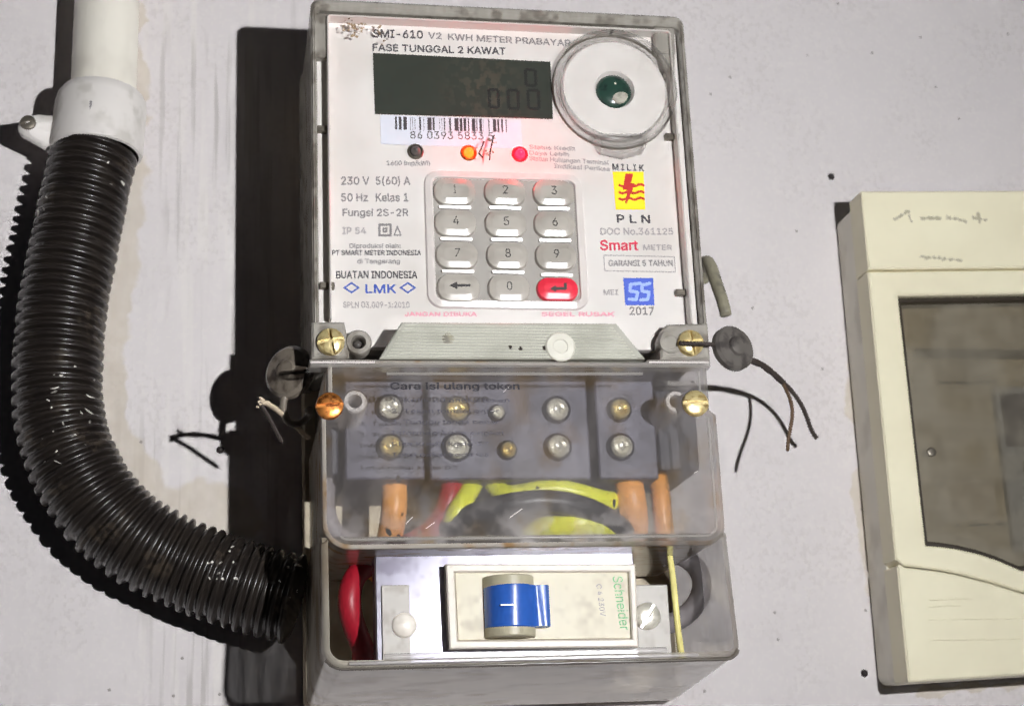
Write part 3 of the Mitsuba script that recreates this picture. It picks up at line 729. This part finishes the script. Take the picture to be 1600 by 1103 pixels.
part('circuit_breaker__drum', cat(lathe([um, d1[1], 73.4], [(1e-3, 0), (8.2, 0), (8.5, .4), (8.5, d0[1] - d1[1] - .4), (8.2, d0[1] - d1[1]), (1e-3, d0[1] - d1[1])], 48, (0, 1, 0))), 'm_drum', 30)
LEV = np.array([(um + 2, 70), (um + 12.9, 70), (um + 13.1, 76.6), (um + 12.7, 77.8), (um + 11.8, 78.6), (um + 10.4, 78.8), (um + 9.0, 78.4), (um + 7.6, 78.7), (um + 5, 80.0), (um + 2, 81)])
t0, t1 = at(803, 911, 82)[1], at(803, 978, 82)[1]
part('circuit_breaker__toggle', cat(lathe([um + .2, t1, 73.6], [(1e-3, 0), (8.3, 0), (8.7, .4), (8.7, t0 - t1 - .4), (8.3, t0 - t1), (1e-3, t0 - t1)], 48, (0, 1, 0)),
                                   loft([(LEV, t1 + .3), (LEV, t0 - .2)], True, True).apply_transform(np.array([[1, 0, 0, 0], [0, 0, 1, 0], [0, 1, 0, 0], [0, 0, 0, 1]], float))), 'm_toggle', 30)
mk = at(793, 944, 83); part('circuit_breaker__on_mark', plate(mk[0] - 2.2, mk[0] + 2.2, mk[1] - .3, mk[1] + .3, 81.4, 82.45, .2, .05), 'm_white')
side = lettering('Schneider', 0, 100, 0, 10, 73.3)
side.vertices -= side.bounds.mean(0)
ext = side.extents
sa, sb = at(968, 900, 73.4), at(972, 984, 73.4)
side.apply_scale([(sa[1] - sb[1]) / ext[0], 4.6 / ext[1], 0.12 / ext[2]])
side.apply_transform(trimesh.transformations.rotation_matrix(-math.pi / 2, [0, 0, 1])); side.apply_translation([*((sa + sb) / 2), 73.3])
part('circuit_breaker__lettering', side, 'm_ink_green', False, label='green upright maker lettering')
small = lettering('C 4 230V', 0, 100, 0, 10, 73.3); small.vertices -= small.bounds.mean(0); ext = small.extents
sa, sb = at(938, 912, 73.4), at(940, 962, 73.4)
small.apply_scale([(sa[1] - sb[1]) / ext[0], 2.6 / ext[1], 0.12 / ext[2]])
small.apply_transform(trimesh.transformations.rotation_matrix(-math.pi / 2, [0, 0, 1])); small.apply_translation([*((sa + sb) / 2), 73.3])
part('circuit_breaker__lettering', small, 'm_ink_pale', False)
# breaker cover: clear front and sloping walls
yb2 = at(800, 1040, HM)[1]
def lean(m):
    """The cover's front leans out towards its foot."""
    v = np.array(m.vertices); v[:, 2] += 4.8 * np.clip((yb + 5 - v[:, 1]) / (yb + 5 - yb2), 0, 1) * np.clip((v[:, 2] - 40) / 40, 0, 1.1)
    return trimesh.Trimesh(v, m.faces, process=False)


f0 = rrect(31.8, 170.4, yb2 - 7.5, yb + 5, [5, 3, 0.6, 0.6], 8)
f1 = rrect(32.4, 170.2, yb2, yb + 5, [7, 5, 0.6, 0.6], 8)
part('breaker_cover', lean(tri(Polygon(inset(f1, 2.6)), HM)), 'm_mcb_front', smooth=False)
for y_, r_, xa, xb in ((1021, 1.1, 600, 1040), (1030, 0.6, 545, 1090)):  # ribs added to catch the lamp as a bright glare streak
    a, c = at(xa, y_, HM + 4), at(xb, y_, HM + 4)
    vm = (a[1] + c[1]) / 2
    part('breaker_cover__rib', lean(tube([(a[0], vm, HM - .1), (a[0] + 2, vm, HM + .2), (c[0] - 2, vm, HM + .2), (c[0], vm, HM - .1)], r_, 12)), 'm_glare_rib', True)
part('breaker_cover__edge', lean(tube([(*p, HM - 2.2) for p in inset(f1, .3)[list(range(3, 16))]], 0.7, 10)), 'm_edge', True)
part('breaker_cover__wall', lean(loft([(f0, 9.5), (f1, HM - 3.6), (inset(f1, .35), HM - 1.8), (inset(f1, 1.2), HM - .6), (inset(f1, 2.6), HM)], cap1=False)), 'm_mcb_side', 70)

# ------------------------------------------------------------------ seals with their cords
S = key_for('wire_seal')
tag(S, 'dark grey round seal hanging at the right of the meter', 'seal')
sc_ = np.array([*at(1146, 544, 76), 76.0])
add(S + '__disc', lathe(sc_, [(1e-3, -2.6), (7.2, -2.6), (8.3, -1.6), (8.3, 0.6), (7.4, 1.7), (3.6, 2.1), (3.2, 3.2), (1.6, 3.7), (1e-3, 3.8)], 40, (0.35, 0.1, 1)), 'm_seal', 35)


def cord(root, name, seq, r, m, n=70, tw=True):
    p = spline([(*at(x, y, h), h) for x, y, h in seq], n)
    if tw:
        ms = []
        t = np.gradient(p, axis=0); t /= np.linalg.norm(t, axis=1, keepdims=True)
        sn = np.r_[0, np.cumsum(np.linalg.norm(np.diff(p, axis=0), axis=1))]
        a = np.cross(t, [0, 0.3, 1]); a /= np.linalg.norm(a, axis=1, keepdims=True); b = np.cross(t, a)
        for ph_ in (0, np.pi):
            w = sn / 2.6 * 2 * np.pi + ph_
            ms.append(tube(p + r * .55 * (np.cos(w)[:, None] * a + np.sin(w)[:, None] * b), r * .62, 8))
        return add(root + '__' + name, cat(*ms), m, True)
    return add(root + '__' + name, tube(p, r, 10), m, True)


cord(S, 'cord', [(1062, 536, 80), (1085, 537, 82), (1108, 538, 80), (1122, 540, 77)], 0.75, 'm_cord')
cord(S, 'cord', [(1168, 562, 74), (1186, 568, 62), (1204, 580, 48), (1224, 598, 36)], 1.15, 'm_cord')
cord(S, 'cord', [(1224, 598, 36), (1244, 620, 30), (1260, 650, 26), (1268, 672, 24), (1276, 684, 23)], 0.85, 'm_cord')
cord(S, 'cord', [(1222, 597, 36), (1234, 622, 42), (1238, 650, 48), (1233, 680, 52), (1231, 704, 54)], 0.7, 'm_cord_brown')
S2 = key_for('wire_seal')
tag(S2, 'old cloudy brown seal hanging at the left side of the meter', 'seal')
add(S2 + '__disc', lathe(np.array([*at(453, 582, 58), 58.0]), [(1e-3, -3), (7.9, -2.6), (9.5, -1.2), (9.5, 1.0), (8.2, 2.2), (4.4, 2.6), (3.4, 3.4), (1e-3, 3.6)], 40, (-0.75, 0.1, 1)), 'm_seal_old', 35)
add(S2 + '__bail', tube(spline([(*at(x, y, h), h) for x, y, h in ((448, 618, 58), (444, 646, 58), (456, 662, 58), (470, 660, 58), (482, 640, 62))], 40), 1.3, 8), 'm_seal_old', True)
cord(S2, 'cord', [(482, 684, 44), (466, 670, 50), (450, 655, 55), (437, 644, 60), (424, 634, 68), (412, 629, 76), (405, 630, 80)], 0.9, 'm_strand')
cord(S2, 'cord', [(414, 629, 75), (407, 633, 77), (402, 636, 79)], 0.5, 'm_strand', 20)
cord(S2, 'cord', [(414, 629, 75), (410, 624, 75), (406, 622, 76)], 0.5, 'm_strand', 20)
cord(S2, 'cord', [(405, 630, 80), (416, 646, 74), (428, 668, 67), (440, 690, 60)], 0.75, 'm_cord')

# strap loop at the right edge of the meter
tag(add('cable_strap', tube(spline([(*at(x, y, h), h) for x, y, h in ((1098, 440, 30), (1100, 412, 40), (1108, 412, 48), (1117, 436, 54), (1128, 468, 60), (1134, 492, 62))], 50), np.linspace(2.6, 2.2, 50), 12), 'm_strap', True),
    'short olive grey strap curling out from behind the right edge of the meter', 'strap')
# nails and specks in the wall
for (x, y), l in (((1300, 275), 'dark nail head in the wall just above the cream breaker box'), ((1352, 1051), 'dark nail head in the wall beside the lower corner of the cream breaker box'), ((344, 702), 'dark nail head in the wall left of the meter')):
    c = at(x, y, 1)
    tag(add('nail', dome([c[0], c[1], -0.3], 1.5, 1.8, 16), 'm_nail'), l, 'nail')

# ------------------------------------------------------------------ the cream breaker box
B = 'breaker_box'
tag(B, 'cream plastic breaker box with a smoked window on the wall at the right', 'breaker box')
HX = 30.0
C = lambda x, y: at(x, y, HX)
tl, bl = C(1344, 300), C(1418, 1066)
slope = math.tan(math.radians(1.9))
UR = 430.0
tr, br = np.array([UR, tl[1] + (UR - tl[0]) * slope]), np.array([UR, bl[1] + (UR - bl[0]) * slope])
whole = Polygon([bl, br, tr, tl])
base_p = Polygon([bl + [1.2, 0.9], br + [-1.2, .9], tr + [-1.2, -.9], tl + [1.2, -.9]])


def bpart(name, mesh, m, smooth=30, label=None):
    k = add(f'{B}__{name}', mesh, m, smooth)
    if label: tag(k, label)
    return k


base_p = base_p.buffer(-4).buffer(4)
bpart('base', slab(base_p, 0.3, 18, 0.1), 'm_box_base')
fl = C(1358, 424); flr = np.array([UR, fl[1] + (UR - fl[0]) * slope])
se = [C(x, y) for x, y in ((1402, 876), (1412, 885), (1440, 888), (1470, 892), (1500, 898), (1550, 911), (1597, 926))]
seam = se + [np.array([2 * (UR + tl[0]) / 2 - p[0], p[1] + (UR + tl[0] - 2 * p[0]) * slope]) for p in se[::-1]]
gap = LineString([tuple(p) for p in [bl * 0 + [bl[0] - 5, se[0][1] + 1.5]] + seam + [np.array([UR + 5, seam[-1][1]])]]).buffer(0.35)
flap_gap = LineString([fl - [9, 0], flr + [9, 0]]).buffer(0.3)
pieces = whole.difference(gap).difference(flap_gap)
pieces = sorted([g for g in pieces.geoms if g.area > 500], key=lambda g: -g.centroid.y)
wn = [C(x, y) for x, y in ((1405, 463), (1448, 851), (1475, 853), (1500, 857), (1530, 864), (1560, 874), (1597, 890))]
wr = [np.array([UR + tl[0] - p[0], p[1] + (UR + tl[0] - 2 * p[0]) * slope]) for p in wn[::-1]]
window = Polygon([tuple(p) for p in wn + wr]).buffer(0.3, join_style=2)
bpart('top_flap', slab(pieces[0].buffer(-.2).buffer(.2), 18.2, HX + 1.0, 0.7), 'm_box_cover')
bpart('door', slab(pieces[1].difference(window), 18.2, HX, 0.7), 'm_box_cover')
bpart('lower_panel', slab(pieces[2].buffer(-1.2).buffer(1.2), 18.2, HX + 1.0, 0.7), 'm_box_cover')
bpart('window_gasket', slab(window.buffer(-0.1, join_style=2).difference(window.buffer(-2.3, join_style=2)), 20, 27, 0.5), 'm_gasket')
bpart('window_pane', tri(window.buffer(-2.0, join_style=2), 24.5), 'm_smoked', False)
bpart('inner_panel', slab(window.buffer(3, join_style=2), 18.3, 19.2, 0.2), 'm_box_inside')
bu = rect(1552, 604, 1700, 860, 22)
bpart('reflection_block', plate(*bu, 19.3, 22.4, 0.5, 0.4), 'm_reflection')  # modelled block stands in for a bluish reflection in the window
bpart('reflection_block__label', plate(bu[0] + 2, bu[1] - 3, bu[2] + 42, bu[3] - 3, 22.5, 22.8, .3, .1), 'm_block')
bpart('reflection_block__toggle', plate(bu[0] + 8, bu[1] - 6, bu[2] + 24, bu[2] + 36, 22.5, 26 - 2.2, .6, .4), 'm_nail')  # label and toggle belong to the modelled reflection
ra = rect(1430, 545, 1700, 562, 20); bpart('reflection_band', plate(*ra, 19.3, 21.0, .3, .3), 'm_steel_dull')  # dark bar stands in for a reflected band in the pane
ra = rect(1462, 748, 1560, 812, 20); bpart('reflection_patch', plate(*ra, 19.3, 19.6, .3, .1), 'm_plate_white')  # pale plate stands in for a lighter reflection low in the pane
for x0, x1, y in ((1466, 1486, 598), (1492, 1518, 598), (1522, 1556, 597), (1494, 1500, 820), (1514, 1546, 820), (1556, 1640, 818)):
    a, c = at(x0, y, 19.3), at(x1, y, 19.3)
    bpart('panel_slot', plate(a[0], c[0], a[1] - .55, a[1] + .55, 19.25, 19.6, .3, .1), 'm_gasket')
c = at(1456, 706, 25); slot_screw(f'{B}__window_screw', 'm_steel_dull', [*c, 24.7], 1.9, 0.9, 60)
for y in (938, 948, 968, 1000):
    a, c = C(1450, y), C(1500 if y == 948 else 1640 if y > 960 else 1516, y - 2)
    bpart('moulded_line', tube([(a[0], a[1], HX + .98), (c[0], c[1], HX + .98)], 0.28, 6), 'm_box_cover')
